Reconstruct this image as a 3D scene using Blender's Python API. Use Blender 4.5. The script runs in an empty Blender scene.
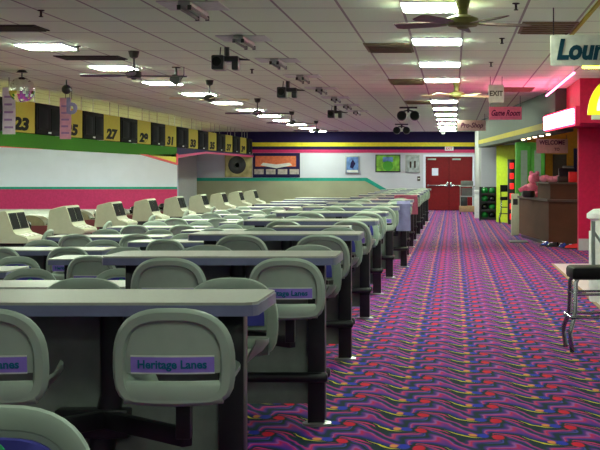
import bpy, bmesh, math, random
from mathutils import Vector, Matrix
random.seed(7)
PI = math.pi
SC = bpy.context.scene
COL = SC.collection

# ------------------------------------------------------------------ materials
def lin(c):
    return tuple(((v/255)/12.92 if v/255 <= .04045 else ((v/255+.055)/1.055)**2.4) for v in c)

def mat(name, rgb, rough=.5, metal=0., vary=.10, scale=14., emit=None, strength=0., coat=0.):
    m = bpy.data.materials.new(name); m.use_nodes = True
    nt = m.node_tree; b = nt.nodes['Principled BSDF']
    c = lin(rgb)
    tc = nt.nodes.new('ShaderNodeTexCoord')
    n = nt.nodes.new('ShaderNodeTexNoise'); n.inputs['Scale'].default_value = scale; n.inputs['Detail'].default_value = 4
    nt.links.new(tc.outputs['Object'], n.inputs['Vector'])
    r = nt.nodes.new('ShaderNodeValToRGB')
    r.color_ramp.elements[0].position = .3; r.color_ramp.elements[1].position = .7
    r.color_ramp.elements[0].color = (*[v*(1-vary) for v in c], 1)
    r.color_ramp.elements[1].color = (*[min(1, v*(1+vary)) for v in c], 1)
    nt.links.new(n.outputs['Fac'], r.inputs['Fac'])
    nt.links.new(r.outputs['Color'], b.inputs['Base Color'])
    b.inputs['Roughness'].default_value = rough; b.inputs['Metallic'].default_value = metal
    if rough >= .5: b.inputs['Specular IOR Level'].default_value = .2
    if coat: b.inputs['Coat Weight'].default_value = coat
    if emit:
        b.inputs['Emission Color'].default_value = (*lin(emit), 1); b.inputs['Emission Strength'].default_value = strength
    return m

class NT:
    """small helper for math node trees"""
    def __init__(s, m): s.t = m.node_tree; s.n = s.t.nodes; s.l = s.t.links
    def v(s, x, sock):
        if isinstance(x, (int, float)): sock.default_value = x
        else: s.l.new(x, sock)
    def m(s, op, a, b=0., c=0.):
        n = s.n.new('ShaderNodeMath'); n.operation = op
        s.v(a, n.inputs[0]); s.v(b, n.inputs[1]); s.v(c, n.inputs[2]); return n.outputs[0]
    def mix(s, f, a, b):
        n = s.n.new('ShaderNodeMix'); n.data_type = 'RGBA'
        s.v(f, n.inputs[0])
        for x, sock in ((a, n.inputs[6]), (b, n.inputs[7])):
            if isinstance(x, tuple): sock.default_value = (*x, 1)
            else: s.l.new(x, sock)
        return n.outputs[2]

def carpet_mat():
    m = bpy.data.materials.new('swirl_carpet'); m.use_nodes = True
    k = NT(m); b = k.n['Principled BSDF']
    g = k.n.new('ShaderNodeNewGeometry'); s = k.n.new('ShaderNodeSeparateXYZ'); k.l.new(g.outputs['Position'], s.inputs[0])
    nz = k.n.new('ShaderNodeTexNoise'); nz.inputs['Scale'].default_value = 5.; k.l.new(g.outputs['Position'], nz.inputs['Vector'])
    wob = k.m('MULTIPLY', k.m('SUBTRACT', nz.outputs['Fac'], .5), .10)
    u = k.m('ADD', k.m('DIVIDE', s.outputs[0], .43), wob)
    v0 = k.m('DIVIDE', s.outputs[1], .52)
    v = k.m('ADD', k.m('ADD', v0, wob), k.m('MULTIPLY', u, .4))
    fu = k.m('FRACT', u); fv = k.m('FRACT', v)
    a = k.m('MULTIPLY', u, 2*PI)
    sw = k.m('ADD', v, k.m('MULTIPLY', k.m('SINE', a), .27))
    sw = k.m('ADD', sw, k.m('MULTIPLY', k.m('SINE', k.m('ADD', k.m('MULTIPLY', a, 2.), k.m('MULTIPLY', v, 2*PI))), .12))
    sw = k.m('ADD', sw, k.m('MULTIPLY', k.m('SINE', k.m('ADD', k.m('MULTIPLY', a, 3.), k.m('MULTIPLY', v, 4*PI))), .045))
    fs = k.m('FRACT', sw)
    r = k.n.new('ShaderNodeValToRGB'); e = r.color_ramp.elements
    stops = [(0, (10,46,54)), (.08, (18,36,84)), (.15, (70,44,136)), (.20, (112,48,136)), (.24, (190,22,84)), (.275, (186,64,120)), (.31, (60,36,110)),
             (.35, (10,44,52)), (.44, (8,36,46)), (.46, (8,36,46)), (.48, (14,44,60)), (.50, (8,40,50)), (.58, (40,40,140)), (.64, (122,36,138)),
             (.69, (190,22,84)), (.735, (150,84,164)), (.80, (96,40,130)), (.86, (40,40,120)), (.92, (10,46,56)), (1, (10,46,54))]
    e[0].position = 0; e[0].color = (*lin(stops[0][1]), 1); e[1].position = 1; e[1].color = (*lin(stops[-1][1]), 1)
    for p, c in stops[1:-1]:
        q = e.new(p); q.color = (*lin(c), 1)
    k.l.new(fs, r.inputs['Fac'])
    col = r.outputs['Color']
    # short yellow crescents
    fy = k.m('FRACT', k.m('ADD', u, .12))
    w_ = k.m('MULTIPLY', k.m('SUBTRACT', .25, k.m('ABSOLUTE', k.m('SUBTRACT', fy, .25))), .11)
    col = k.mix(k.m('LESS_THAN', k.m('ABSOLUTE', k.m('SUBTRACT', fs, .47)), w_), col, lin((214,204,48)))
    fy2 = k.m('FRACT', k.m('ADD', u, .62))
    w2 = k.m('MULTIPLY', k.m('SUBTRACT', .3, k.m('ABSOLUTE', k.m('SUBTRACT', fy2, .3))), .20)
    col = k.mix(k.m('LESS_THAN', k.m('ABSOLUTE', k.m('SUBTRACT', fs, .06)), k.m('MULTIPLY', w2, .7)), col, lin((60,66,150)))
    col = k.mix(k.m('LESS_THAN', k.m('ABSOLUTE', k.m('SUBTRACT', fs, .40)), k.m('MULTIPLY', w2, .8)), col, lin((196,40,110)))
    # dark pocket round the dots
    for (cu, cv, ru, rv, c) in [(.55, .42, .17, .17, (12,36,46)), (.25, .40, .06, .085, (224,140,70)), (.38, .42, .085, .12, (34,50,180)), (.58, .42, .085, .14, (214,12,52))]:
        du = k.m('DIVIDE', k.m('SUBTRACT', fu, cu), ru); dv = k.m('DIVIDE', k.m('SUBTRACT', fv, cv), rv)
        d = k.m('SQRT', k.m('ADD', k.m('MULTIPLY', du, du), k.m('MULTIPLY', dv, dv)))
        f = k.n.new('ShaderNodeMapRange'); f.inputs[1].default_value = .8; f.inputs[2].default_value = 1.05
        f.inputs[3].default_value = 1; f.inputs[4].default_value = 0; k.l.new(d, f.inputs[0])
        col = k.mix(f.outputs[0], col, lin(c))
    # fine pile
    n2 = k.n.new('ShaderNodeTexNoise'); n2.inputs['Scale'].default_value = 160.; k.l.new(g.outputs['Position'], n2.inputs['Vector'])
    bmp = k.n.new('ShaderNodeBump'); bmp.inputs['Strength'].default_value = .3; k.l.new(n2.outputs['Fac'], bmp.inputs['Height'])
    k.l.new(bmp.outputs['Normal'], b.inputs['Normal'])
    k.l.new(col, b.inputs['Base Color']); b.inputs['Roughness'].default_value = .9
    b.inputs['Specular IOR Level'].default_value = .15
    return m

def ceiling_mat():
    m = bpy.data.materials.new('ceiling_tiles'); m.use_nodes = True
    k = NT(m); b = k.n['Principled BSDF']
    g = k.n.new('ShaderNodeNewGeometry'); s = k.n.new('ShaderNodeSeparateXYZ'); k.l.new(g.outputs['Position'], s.inputs[0])
    fx = k.m('FRACT', k.m('DIVIDE', k.m('ADD', s.outputs[0], 30*.61-.11), .61))
    fy = k.m('FRACT', k.m('DIVIDE', k.m('ADD', s.outputs[1], 20*1.22-.61), 1.22))
    lx = k.m('LESS_THAN', k.m('ABSOLUTE', k.m('SUBTRACT', fx, .5)), .5-.022)
    ly = k.m('LESS_THAN', k.m('ABSOLUTE', k.m('SUBTRACT', fy, .5)), .5-.014)
    f = k.m('MULTIPLY', lx, ly)
    n = k.n.new('ShaderNodeTexNoise'); n.inputs['Scale'].default_value = 60.; k.l.new(g.outputs['Position'], n.inputs['Vector'])
    tile = k.mix(n.outputs['Fac'], lin((208,228,200)), lin((228,244,218)))
    k.l.new(k.mix(f, lin((150,148,140)), tile), b.inputs['Base Color'])
    b.inputs['Roughness'].default_value = .9
    return m

def wood_mat(name, c1, c2, sx=.4, sy=18., rough=.4):
    m = bpy.data.materials.new(name); m.use_nodes = True
    k = NT(m); b = k.n['Principled BSDF']
    tc = k.n.new('ShaderNodeTexCoord'); mp = k.n.new('ShaderNodeMapping'); mp.inputs['Scale'].default_value = (sx, sy, sx*3)
    k.l.new(tc.outputs['Object'], mp.inputs[0])
    n = k.n.new('ShaderNodeTexNoise'); n.inputs['Scale'].default_value = 3.; n.inputs['Detail'].default_value = 6; k.l.new(mp.outputs[0], n.inputs['Vector'])
    k.l.new(k.mix(n.outputs['Fac'], lin(c1), lin(c2)), b.inputs['Base Color']); b.inputs['Roughness'].default_value = rough; b.inputs['Specular IOR Level'].default_value = .2
    return m

M = dict(
    carpet=carpet_mat(), ceiling=ceiling_mat(),
    shell=mat('chair_plastic', (148,162,149), .42, vary=.05),
    laminate=mat('grey_laminate', (158,158,147), .38, vary=.05, scale=50),
    edge=mat('blue_grey_edge', (104,107,138), .35),
    black=mat('black_steel', (26,26,30), .35, vary=.2),
    panelgrey=mat('dark_panel', (112,120,114), .6),
    purple=mat('purple_strip', (134,112,200), .5), tealtext=mat('teal_letter', (26,96,128), .5), whiteline=mat('pale_line', (196,200,196), .5),
    bluepad=mat('blue_pad', (66,66,150), .5), greenmark=mat('green_mark', (60,170,120), .5),
    chrome=mat('chrome', (150,150,156), .2, 1.),
    cream=mat('cream_console', (176,178,154), .5, vary=.04), glassdark=mat('dark_screen', (16,17,18), .7),
    keypad=mat('keypad_white', (222,222,212), .5),
    white=mat('white_paint', (212,216,236), .6, vary=.03, scale=2), wallgrey=mat('grey_wall', (176,178,180), .6, vary=.04),
    beige=mat('beige_wainscot', (150,150,126), .6, vary=.10, scale=1.2),
    teal=mat('teal_stripe', (30,140,124), .5), magenta=mat('magenta_stripe', (184,48,100), .5), navy=mat('navy_stripe', (30,22,64), .8),
    yellow=mat('yellow_stripe', (214,200,50), .5), redline=mat('red_line', (210,44,60), .5),
    olive=mat('olive_sign', (162,148,58), .9, vary=.05), green=mat('green_fascia', (46,102,10), .9, vary=.06), digit=mat('black_digit', (8,8,8), .9),
    door=mat('red_door', (108,8,18), .55, vary=.08), steelgrey=mat('steel_grey', (150,152,152), .35, .7),
    lime=mat('lime_wall', (176,196,40), .6), greenframe=mat('green_frame', (70,140,50), .5), greypanel=mat('pale_grey_panel', (120,136,124), .4),
    soffit=mat('grey_soffit', (64,72,64), .6), stripeolive=mat('olive_stripe', (168,152,30), .6),
    pinkwall=mat('magenta_wall', (190,24,72), .55), orange=mat('orange_wall', (186,124,30), .6), brown=mat('dark_brown', (52,36,28), .5),
    desk=wood_mat('walnut_laminate', (58,32,20), (82,48,32), .5, .5, .8), desktop=mat('brown_counter', (66,40,30), .4),
    lamp=mat('lamp_diffuser', (250,250,250), .5, emit=(234,255,226), strength=70.), lampfill=mat('lamp_diffuser_dim', (250,250,250), .5, emit=(236,255,230), strength=20.), lampbounce=mat('lamp_diffuser_lane', (250,250,250), .5, emit=(238,255,236), strength=135.),
    fan_black=mat('black_fan', (34,32,28), .4), fan_gold=mat('antique_brass_fan', (112,110,62), .5), blade=mat('fan_blade_wood', (120,100,96), .5), blade_pale=mat('pale_fan_blade', (214,210,170), .5),
    vent=mat('brown_grille', (112,98,72), .6), ventdark=mat('dark_slot', (50,46,40), .7),
    signboard=mat('sign_board', (206,206,196), .5), signtext=mat('dark_teal_text', (18,64,82), .5), signplum=mat('plum_text', (90,24,70), .5), signpink=mat('pink_board', (226,150,170), .5), signtan=mat('tan_board', (200,160,156), .5),
    exittext=mat('exit_text', (70,60,56), .5),
    neon=mat('neon_pink', (255,200,225), .4, emit=(255,120,165), strength=15.), neonbar=mat('neon_tube_pink', (255,190,215), .4, emit=(255,110,160), strength=7.),
    neonback=mat('neon_backing', (220,40,90), .5),
    yellowsign=mat('yellow_lit_sign', (230,224,40), .4, emit=(225,225,30), strength=.55), lilacsign=mat('lilac_lit_face', (236,214,240), .4, emit=(236,205,240), strength=.7),
    yellowtube=mat('neon_tube_yellow', (230,230,60), .4, emit=(215,230,30), strength=34.),
    bulb=mat('warm_bulb', (255,240,210), .4, emit=(255,225,180), strength=9.),
    lane=wood_mat('maple_lane', (188,178,156), (208,198,176), .2, 9., .3), gutter=mat('dark_gutter', (46,46,50), .4), capping=mat('pale_capping', (186,188,180), .45),
    approach=wood_mat('approach_wood', (150,122,84), (172,142,100), .2, 9., .3),
    maroon=mat('maroon_plastic', (96,26,36), .45), hood=mat('olive_hood', (112,108,84), .4), tile=mat('pale_tile', (196,186,190), .35, vary=.05, scale=4),
    tube=mat('grey_tube', (16,16,18), .95), monblack=mat('monitor_black', (14,14,14), .95), whiteback=mat('lilac_white_wall', (184,184,198), .6, vary=.03, scale=2),
    mirror=mat('mirror_tile', (215,220,215), .08, 1.),
    banner=mat('banner_white', (226,214,226), .6), bannerpink=mat('banner_pink', (226,176,196), .6), bannertext=mat('banner_ink', (168,132,184), .6),
    seatblack=mat('black_vinyl', (12,10,12), .6), binwhite=mat('white_plastic', (222,222,220), .4),
    lilac=mat('lilac_cloth', (140,136,180), .8), pinkcloth=mat('pink_cloth', (176,104,128), .85), pinkplush=mat('pink_plush', (232,130,160), .9, vary=.15, scale=30), redbox=mat('red_box', (196,30,34), .5),
    ballblack=mat('black_ball', (26,26,30), .12), ballgreen=mat('green_ball', (30,110,50), .12), ballyellow=mat('yellow_ball', (190,180,30), .12), ballblue=mat('blue_ball', (40,60,140), .12), ballorange=mat('orange_ball', (196,96,36), .12),
    redlit=mat('red_lit_panel', (210,30,30), .4, emit=(230,36,36), strength=.7), tan=mat('tan_box', (150,122,92), .6), greybox=mat('grey_tote', (92,94,92), .5),
    posteryellow=mat('poster_ochre', (170,160,112), .5, vary=.35, scale=4), posterorange=mat('poster_orange', (196,104,70), .5, vary=.2), posterblue=mat('poster_blue', (90,120,176), .5, vary=.45, scale=6),
    postergreen=mat('poster_green', (110,160,60), .5, vary=.5, scale=5), postergrey=mat('poster_grey', (150,156,160), .5, vary=.4, scale=6), photo=mat('photo_strip', (160,150,144), .5, vary=.3, scale=9),
)

# ------------------------------------------------------------------ geometry helpers
def ring_cap(bm, loops, close_ends=True, closed=True):
    n = len(loops[0])
    for a, b in zip(loops, loops[1:]):
        for i in range(n if closed else n-1):
            j = (i+1) % n
            try: bm.faces.new((a[i], a[j], b[j], b[i]))
            except ValueError: pass
    if close_ends:
        for L in (loops[0], loops[-1]):
            try: bm.faces.new(L)
            except ValueError: pass

class MB:
    def __init__(s): s.bm = bmesh.new()
    def box(s, x0, y0, z0, x1, y1, z1, bev=0., rot=None):
        vs = [s.bm.verts.new((x, y, z)) for z in (z0, z1) for (x, y) in ((x0,y0),(x1,y0),(x1,y1),(x0,y1))]
        fs = [s.bm.faces.new([vs[i] for i in f]) for f in ((3,2,1,0),(4,5,6,7),(0,1,5,4),(1,2,6,5),(2,3,7,6),(3,0,4,7))]
        if bev:
            es = list({e for f in fs for e in f.edges})
            r = bmesh.ops.bevel(s.bm, geom=es, offset=bev, segments=2, affect='EDGES', profile=.5)
            vs = list({v for f in r['faces'] for v in f.verts} | {v for v in vs if v.is_valid})
        if rot: bmesh.ops.transform(s.bm, matrix=rot, verts=vs)
        return s
    def prism(s, poly, z0, z1, bev=0.):
        a = [s.bm.verts.new((x, y, z0)) for x, y in poly]; b = [s.bm.verts.new((x, y, z1)) for x, y in poly]
        ring_cap(s.bm, [a, b])
        return s
    def extr(s, pts, off):
        """polygon of 3-D points extruded by a vector"""
        off = Vector(off)
        a = [s.bm.verts.new(p) for p in pts]; b = [s.bm.verts.new(Vector(p)+off) for p in pts]
        ring_cap(s.bm, [a, b]); return s
    def tube(s, pts, r, n=10):
        pts = [Vector(p) for p in pts]; loops = []
        up = None
        for i, p in enumerate(pts):
            t = (pts[min(i+1, len(pts)-1)] - pts[max(i-1, 0)]).normalized()
            if up is None:
                up = t.orthogonal().normalized()
            up = (up - t*up.dot(t)).normalized(); w = t.cross(up)
            rr = r[i] if isinstance(r, (list, tuple)) else r
            loops.append([s.bm.verts.new(p + rr*(math.cos(2*PI*k/n)*up + math.sin(2*PI*k/n)*w)) for k in range(n)])
        ring_cap(s.bm, loops); return s
    def lathe(s, prof, c=(0,0,0), n=24, axis='Z'):
        loops = []
        for r, z in prof:
            r = max(r, 1e-4)
            L = []
            for k in range(n):
                a = 2*PI*k/n; p = (r*math.cos(a), r*math.sin(a), z)
                if axis == 'X': p = (p[2], p[0], p[1])
                if axis == 'Y': p = (p[0], p[2], p[1])
                L.append(s.bm.verts.new((p[0]+c[0], p[1]+c[1], p[2]+c[2])))
            loops.append(L)
        ring_cap(s.bm, loops); return s
    def ball(s, c, r, n=16, sz=1.):
        k = max(6, n//2)
        return s.lathe([(r*math.sin(PI*i/k), -r*math.cos(PI*i/k)*sz) for i in range(k+1)], c, n)
    def build(s, name, m, parent=None, smooth=True, loc=(0,0,0), rot=(0,0,0)):
        bmesh.ops.recalc_face_normals(s.bm, faces=s.bm.faces)
        me = bpy.data.meshes.new(name); s.bm.to_mesh(me); s.bm.free()
        me.materials.append(M[m] if isinstance(m, str) else m)
        if smooth:
            me.shade_smooth()
            try: me.set_sharp_from_angle(angle=math.radians(38))
            except Exception: pass
        o = bpy.data.objects.new(name, me); COL.objects.link(o)
        if parent: o.parent = parent
        o.location = loc; o.rotation_euler = rot
        return o

def tag(o, label=None, cat=None, group=None, kind=None):
    if label: o['label'] = label
    if cat: o['category'] = cat
    if group: o['group'] = group
    if kind: o['kind'] = kind
    return o
def thing(name, label, cat, loc=(0,0,0), rz=0., group=None):
    o = bpy.data.objects.new(name, None); COL.objects.link(o); o.empty_display_size = .1
    o.location = loc; o.rotation_euler = (0, 0, rz)
    return tag(o, label, cat, group)
def dup(root, loc, rz, label, group=None, skip=()):
    r = root.copy(); COL.objects.link(r); r.location = loc; r.rotation_euler = (0, 0, rz); r['label'] = label
    if group: r['group'] = group
    for ch in list(root.children):
        if ch.name.split('.')[0] in skip: continue
        c = ch.copy(); COL.objects.link(c); c.parent = r
        for g in list(ch.children):
            if g.name.split('.')[0] in skip: continue
            d = g.copy(); COL.objects.link(d); d.parent = c
    return r
def struct(name, mb, m, **kw):
    return tag(mb.build(name, m, smooth=False, **kw), kind='structure')

def text(body, size, m, name, parent=None, loc=(0,0,0), rot=(0,0,0), extr=.003, shear=0., weight=0., align='CENTER', sx=1., bend=None):
    cu = bpy.data.curves.new('t', 'FONT'); cu.body = body; cu.size = size; cu.extrude = extr; cu.shear = shear; cu.offset = weight
    cu.align_x = align; cu.align_y = 'CENTER'; cu.resolution_u = 3
    t = bpy.data.objects.new('t', cu); COL.objects.link(t)
    dg = bpy.context.evaluated_depsgraph_get(); dg.update()
    me = bpy.data.meshes.new_from_object(t.evaluated_get(dg))
    bpy.data.objects.remove(t); bpy.data.curves.remove(cu)
    for v in me.vertices: v.co.x *= sx
    if bend:
        for v in me.vertices: v.co = bend(v.co)
    me.name = name; me.materials.clear(); me.materials.append(M[m])
    o = bpy.data.objects.new(name, me); COL.objects.link(o)
    if parent: o.parent = parent
    o.location = loc; o.rotation_euler = rot
    return o

ORD = ['first','second','third','fourth','fifth','sixth','seventh','eighth','ninth','tenth','eleventh','twelfth','thirteenth','fourteenth','fifteenth','sixteenth','seventeenth','eighteenth']

# ------------------------------------------------------------------ camera (a long lens, shifted crop)
cam = bpy.data.cameras.new('Camera'); co = bpy.data.objects.new('Camera', cam); COL.objects.link(co)
co.location = (0, 0, 1.47); co.rotation_euler = (PI/2, 0, 0)
cam.sensor_width = 36; cam.lens = 36*1420/600; cam.shift_x = -153/600; cam.shift_y = -52/600; cam.clip_end = 300
SC.camera = co
CEIL = 3.1; YB = 56.0

# ------------------------------------------------------------------ room shell
struct('floor', MB().box(-30, -6, -.2, 6, YB, 0), 'carpet')
struct('ceiling', MB().box(-30, -6, CEIL, 6, YB, CEIL+.2), 'ceiling')
wb = MB()
wb.box(-10.1, YB, 0, -1.12, YB+.2, CEIL); wb.box(.81, YB, 0, 3, YB+.2, CEIL); wb.box(-1.12, YB, 2.17, .81, YB+.2, CEIL)
struct('wall_back', wb, 'whiteback')
struct('wall_left', MB().box(-30, 52, 0, -10.1, 52.25, CEIL), 'white')
struct('wall_far_left', MB().box(-10.3, 52.25, 0, -10.1, YB+.2, CEIL), 'wallgrey')
struct('wall_lane_end', MB().box(-30.2, -6, 0, -30, 52, CEIL), 'wallgrey')
struct('wall_front', MB().box(-30, -6.2, 0, 6, -6, CEIL), 'wallgrey')
struct('wall_right', MB().box(5, -6, 0, 5.2, 27, CEIL), 'wallgrey')
# stripes on the back wall
def zb(y, Y=YB): return 1.47+(173-y)*Y/1420
struct('trim_1', MB().box(-10.1, YB-.02, zb(142.5), 1.12, YB, CEIL), 'navy')
struct('trim_2', MB().box(-10.1, YB-.02, zb(146.4), 1.12, YB, zb(142.5)), 'yellow')
struct('trim_3', MB().box(-10.1, YB-.02, zb(149.6), 1.12, YB, zb(146.4)), 'navy')
struct('trim_4', MB().box(-10.1, YB-.02, zb(152.8), 1.12, YB, zb(149.6)), 'magenta')
# teal dado line that drops at its right end, beige wainscot under it
xe = (365-453)*YB/1420; xf = (385-453)*YB/1420
struct('wainscot_back', MB().extr([(-10.1,YB-.02,0),(xf,YB-.02,0),(xf,YB-.02,zb(191)),(xe,YB-.02,zb(180.5)),(-10.1,YB-.02,zb(180.5))], (0,.02,0)), 'beige')
struct('trim_5', MB().extr([(-10.1,YB-.03,zb(181)),(xe,YB-.03,zb(181)),(xf-.05,YB-.03,zb(191.5)),(xf+.12,YB-.03,zb(190)),(xe+.08,YB-.03,zb(177.8)),(-10.1,YB-.03,zb(177.8))], (0,.03,0)), 'teal')
struct('trim_6', MB().box(-30, 51.97, zb(189.2,52), -10.1, 52, zb(186.8,52)), 'teal')
struct('trim_7', MB().box(-30, 51.98, zb(209,52), -10.1, 52, zb(189.2,52)), 'magenta')
struct('baseboard_left', MB().box(-30, 51.95, 0, -10.1, 52, zb(209,52)), 'capping')

# double door on the back wall
for k, (x0, x1) in enumerate(((-1.12, -.16), (-.15, .81))):
    d = struct('door_%d' % (k+1), MB().box(x0+.05, YB+.03, .01, x1-.0, YB+.09, 2.12, .006) if k == 0 else MB().box(x0, YB+.03, .01, x1-.05, YB+.09, 2.12, .006), 'door')
    s0 = x0+.14
    MB().tube([(x0+.12, YB-.03, .98), (x1-.12, YB-.03, .98)], .022).box(x0+.1, YB-.04, .94, x0+.17, YB+.03, 1.02).box(x1-.17, YB-.04, .94, x1-.1, YB+.03, 1.02).build('push_bar', 'chrome', d)
    xc = x1-.2 if k == 0 else x0+.2
    MB().box(x0+.12, YB-.04, 1.98, x0+.45, YB+.03, 2.04, .01).build('door_closer', 'steelgrey', d)
    xl = x1-.1 if k == 0 else x0+.03
    MB().box(xl, YB-.035, .92, xl+.07, YB+.03, 1.10, .008).build('latch', 'chrome', d)
struct('trim_8', MB().box(-1.17, YB-.03, 0, -1.08, YB+.1, 2.14).box(.77, YB-.03, 0, .86, YB+.1, 2.14).box(-1.17, YB-.03, 2.12, .86, YB+.1, 2.2), 'white')
tag(MB().box(-.83, YB+.012, 1.37, -.58, YB+.03, 1.66).build('notice', 'white'), 'white paper notice stuck on the left leaf of the red double door', 'notice')
t = thing('exit_sign', 'small white exit sign mounted on the stripes above the red double door', 'sign', (-.15, YB-.08, 2.43))
MB().box(-.17, -.0, -.08, .17, .06, .08, .01).build('casing', 'white', t)
text('EXIT', .13, 'redline', 'lettering', t, (0,-.004,0), (PI/2,0,0), weight=.003)

# ------------------------------------------------------------------ chairs
HW, H = .21, .336
ZB = .678
def outline(n=44):
    pts = []
    e = 2.7
    for i in range(n//2+1):            # upper half, right to left
        a = PI*i/(n//2)
        c, s_ = math.cos(a), math.sin(a)
        pts.append((HW*math.copysign(abs(c)**(2/e), c), .13+(H-.13)*abs(s_)**(2/e)))
    left = [(-.208,.09),(-.202,.055),(-.188,.028),(-.165,.01),(-.13,0),(-.06,-.003)]
    pts += left + [(0,-.004)] + [(-x, z) for x, z in reversed(left)]
    return pts
OUT = outline()
def inset(d):
    n = len(OUT); r = []
    for i in range(n):
        p0 = Vector(OUT[i-1]); p1 = Vector(OUT[(i+1) % n]); t = (p1-p0).normalized()
        nrm = Vector((-t.y, t.x))
        r.append(Vector(OUT[i]) + nrm*d)
    return r
def bk(x, s, off):                     # a point of the curved, leaning back
    return Vector((x, -.205 - .10*s + .75*x*x + off, ZB+s))

def chair_meshes(t):
    b = MB()
    prof = [(0,0),(.004,-.014),(.014,-.023),(.040,-.021),(.050,-.004),(.052,.003),(.046,.012),(.016,.014),(.004,.009)]
    loops = [[b.bm.verts.new(bk(p.x, p.y, o)) for p in inset(d)] for d, o in prof]
    ring_cap(b.bm, loops+[loops[0]], False)
    # inner moulded panel, its lower edge stops above the slot
    inn = [p for p in inset(.046)]
    def top(x):
        best = 0
        for i in range(len(inn)):
            p, q = inn[i-1], inn[i]
            if min(p.x,q.x)-1e-9 <= x <= max(p.x,q.x)+1e-9 and abs(q.x-p.x) > 1e-9:
                best = max(best, p.y+(q.y-p.y)*(x-p.x)/(q.x-p.x))
        return best
    NX, NZ = 14, 6
    xm = max(p.x for p in inn)-.003
    g = {}
    for sd, off in ((0,-.008),(1,.006)):
        for i in range(NX+1):
            x = -xm+2*xm*i/NX
            for j in range(NZ+1):
                s0 = .112; s1 = max(top(x), s0+.02)
                s = s0+(s1-s0)*j/NZ
                g[sd,i,j] = b.bm.verts.new(bk(x, s, off))
    for sd in (0,1):
        for i in range(NX):
            for j in range(NZ):
                b.bm.faces.new((g[sd,i,j],g[sd,i+1,j],g[sd,i+1,j+1],g[sd,i,j+1]))
    for i in range(NX):
        b.bm.faces.new((g[0,i,0],g[0,i+1,0],g[1,i+1,0],g[1,i,0])); b.bm.faces.new((g[0,i,NZ],g[0,i+1,NZ],g[1,i+1,NZ],g[1,i,NZ]))
    b.build('backrest', 'shell', t)
    # seat pan with rolled rear edge and raised sides
    b = MB(); NX, NY = 14, 10; g = {}
    for sd, off in ((0,0),(1,-.016)):
        for j in range(NY+1):
            v = j/NY; y = -.20+.34*v
            hw = .168+.020*min(1, v*2.2) - .03*max(0, v-.85)/.15
            for i in range(NX+1):
                uu = -1+2*i/NX
                z = .706 + (.050+.030*v)*abs(uu)**5 + .012*(v-.5)**2 - (.03*max(0, v-.85)/.15 if abs(uu) < .8 else 0)
                g[sd,i,j] = b.bm.verts.new((hw*uu, y, z+off))
    for sd in (0,1):
        for i in range(NX):
            for j in range(NY):
                b.bm.faces.new((g[sd,i,j],g[sd,i+1,j],g[sd,i+1,j+1],g[sd,i,j+1]))
    for i in range(NX):
        for j in (0, NY): b.bm.faces.new((g[0,i,j],g[0,i+1,j],g[1,i+1,j],g[1,i,j]))
    for j in range(NY):
        for i in (0, NX): b.bm.faces.new((g[0,i,j],g[0,i,j+1],g[1,i,j+1],g[1,i,j]))
    # rear roll
    loops = []
    for i in range(13):
        x = -.168+.336*i/12
        yc = -.205+.75*x*x-.004
        loops.append([b.bm.verts.new((x, yc+.022*math.copysign(abs(math.cos(a))**.7, math.cos(a)), .722+.040*math.copysign(abs(math.sin(a))**.7, math.sin(a)))) for a in [2*PI*k/14 for k in range(14)]])
    ring_cap(b.bm, loops)
    b.build('seat', 'shell', t)
    # name strip on the rear of the back
    b = MB()
    def strip(mb, x1, s0, s1, off, th):
        g = []
        for i in range(13):
            x = -x1+2*x1*i/12
            g.append([mb.bm.verts.new(bk(x, s, off+o)) for s, o in ((s0,0),(s1,0),(s1,th),(s0,th))])
        ring_cap(mb.bm, g)
        return mb
    st = strip(MB(), .142, .115, .168, -.013, .006).build('name_strip', 'purple', t)
    strip(MB(), .142, .168, .173, -.0135, .006).build('strip_edge', 'whiteline', st); strip(MB(), .142, .110, .115, -.0135, .006).build('strip_edge', 'whiteline', st)
    text('Heritage Lanes', .040, 'tealtext', 'lettering', st, weight=.0012, extr=.001, sx=.98,
         bend=lambda c: bk(c.x, .142+c.y, -.0155+c.z*.3))
    # blue arched pad on the front of the back
    b = MB(); inp = inset(.062)
    pol = [(p.x, max(p.y, .13)) for p in inp if p.y > .10]
    a = [b.bm.verts.new(bk(x, s, .008)) for x, s in pol]; c = [b.bm.verts.new(bk(x, s, .016)) for x, s in pol]; d = [b.bm.verts.new(bk(x*.95, .22+(s-.22)*.95, .019)) for x, s in pol]
    ring_cap(b.bm, [a, c, d], False)
    cc = [b.bm.verts.new(bk(x*.5, .21+(s-.21)*.5, .019)) for x, s in pol]; ring_cap(b.bm, [d, cc], False); b.bm.faces.new(cc)
    pad = b.build('back_pad', 'bluepad', t)
    text('e', .10, 'greenmark', 'emblem', pad, weight=.004, extr=.001, bend=lambda c: bk(-c.x, .245+c.y, .0215+c.z))
    # black bracket and post under the seat
    MB().box(-.085, -.10, .672, .085, .09, .690, .004).box(-.026, -.03, .53, .026, .022, .675, .004).build('swivel_post', 'black', t)

def arm(t, dx, dy):
    v = Vector((dx, dy, 0)); L = v.length; a = math.atan2(dy, dx)
    MB().box(-.02, -.022, .50, L, .022, .565, .006, rot=Matrix.Rotation(a, 4, 'Z')).build('swing_arm', 'black', t)

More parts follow.
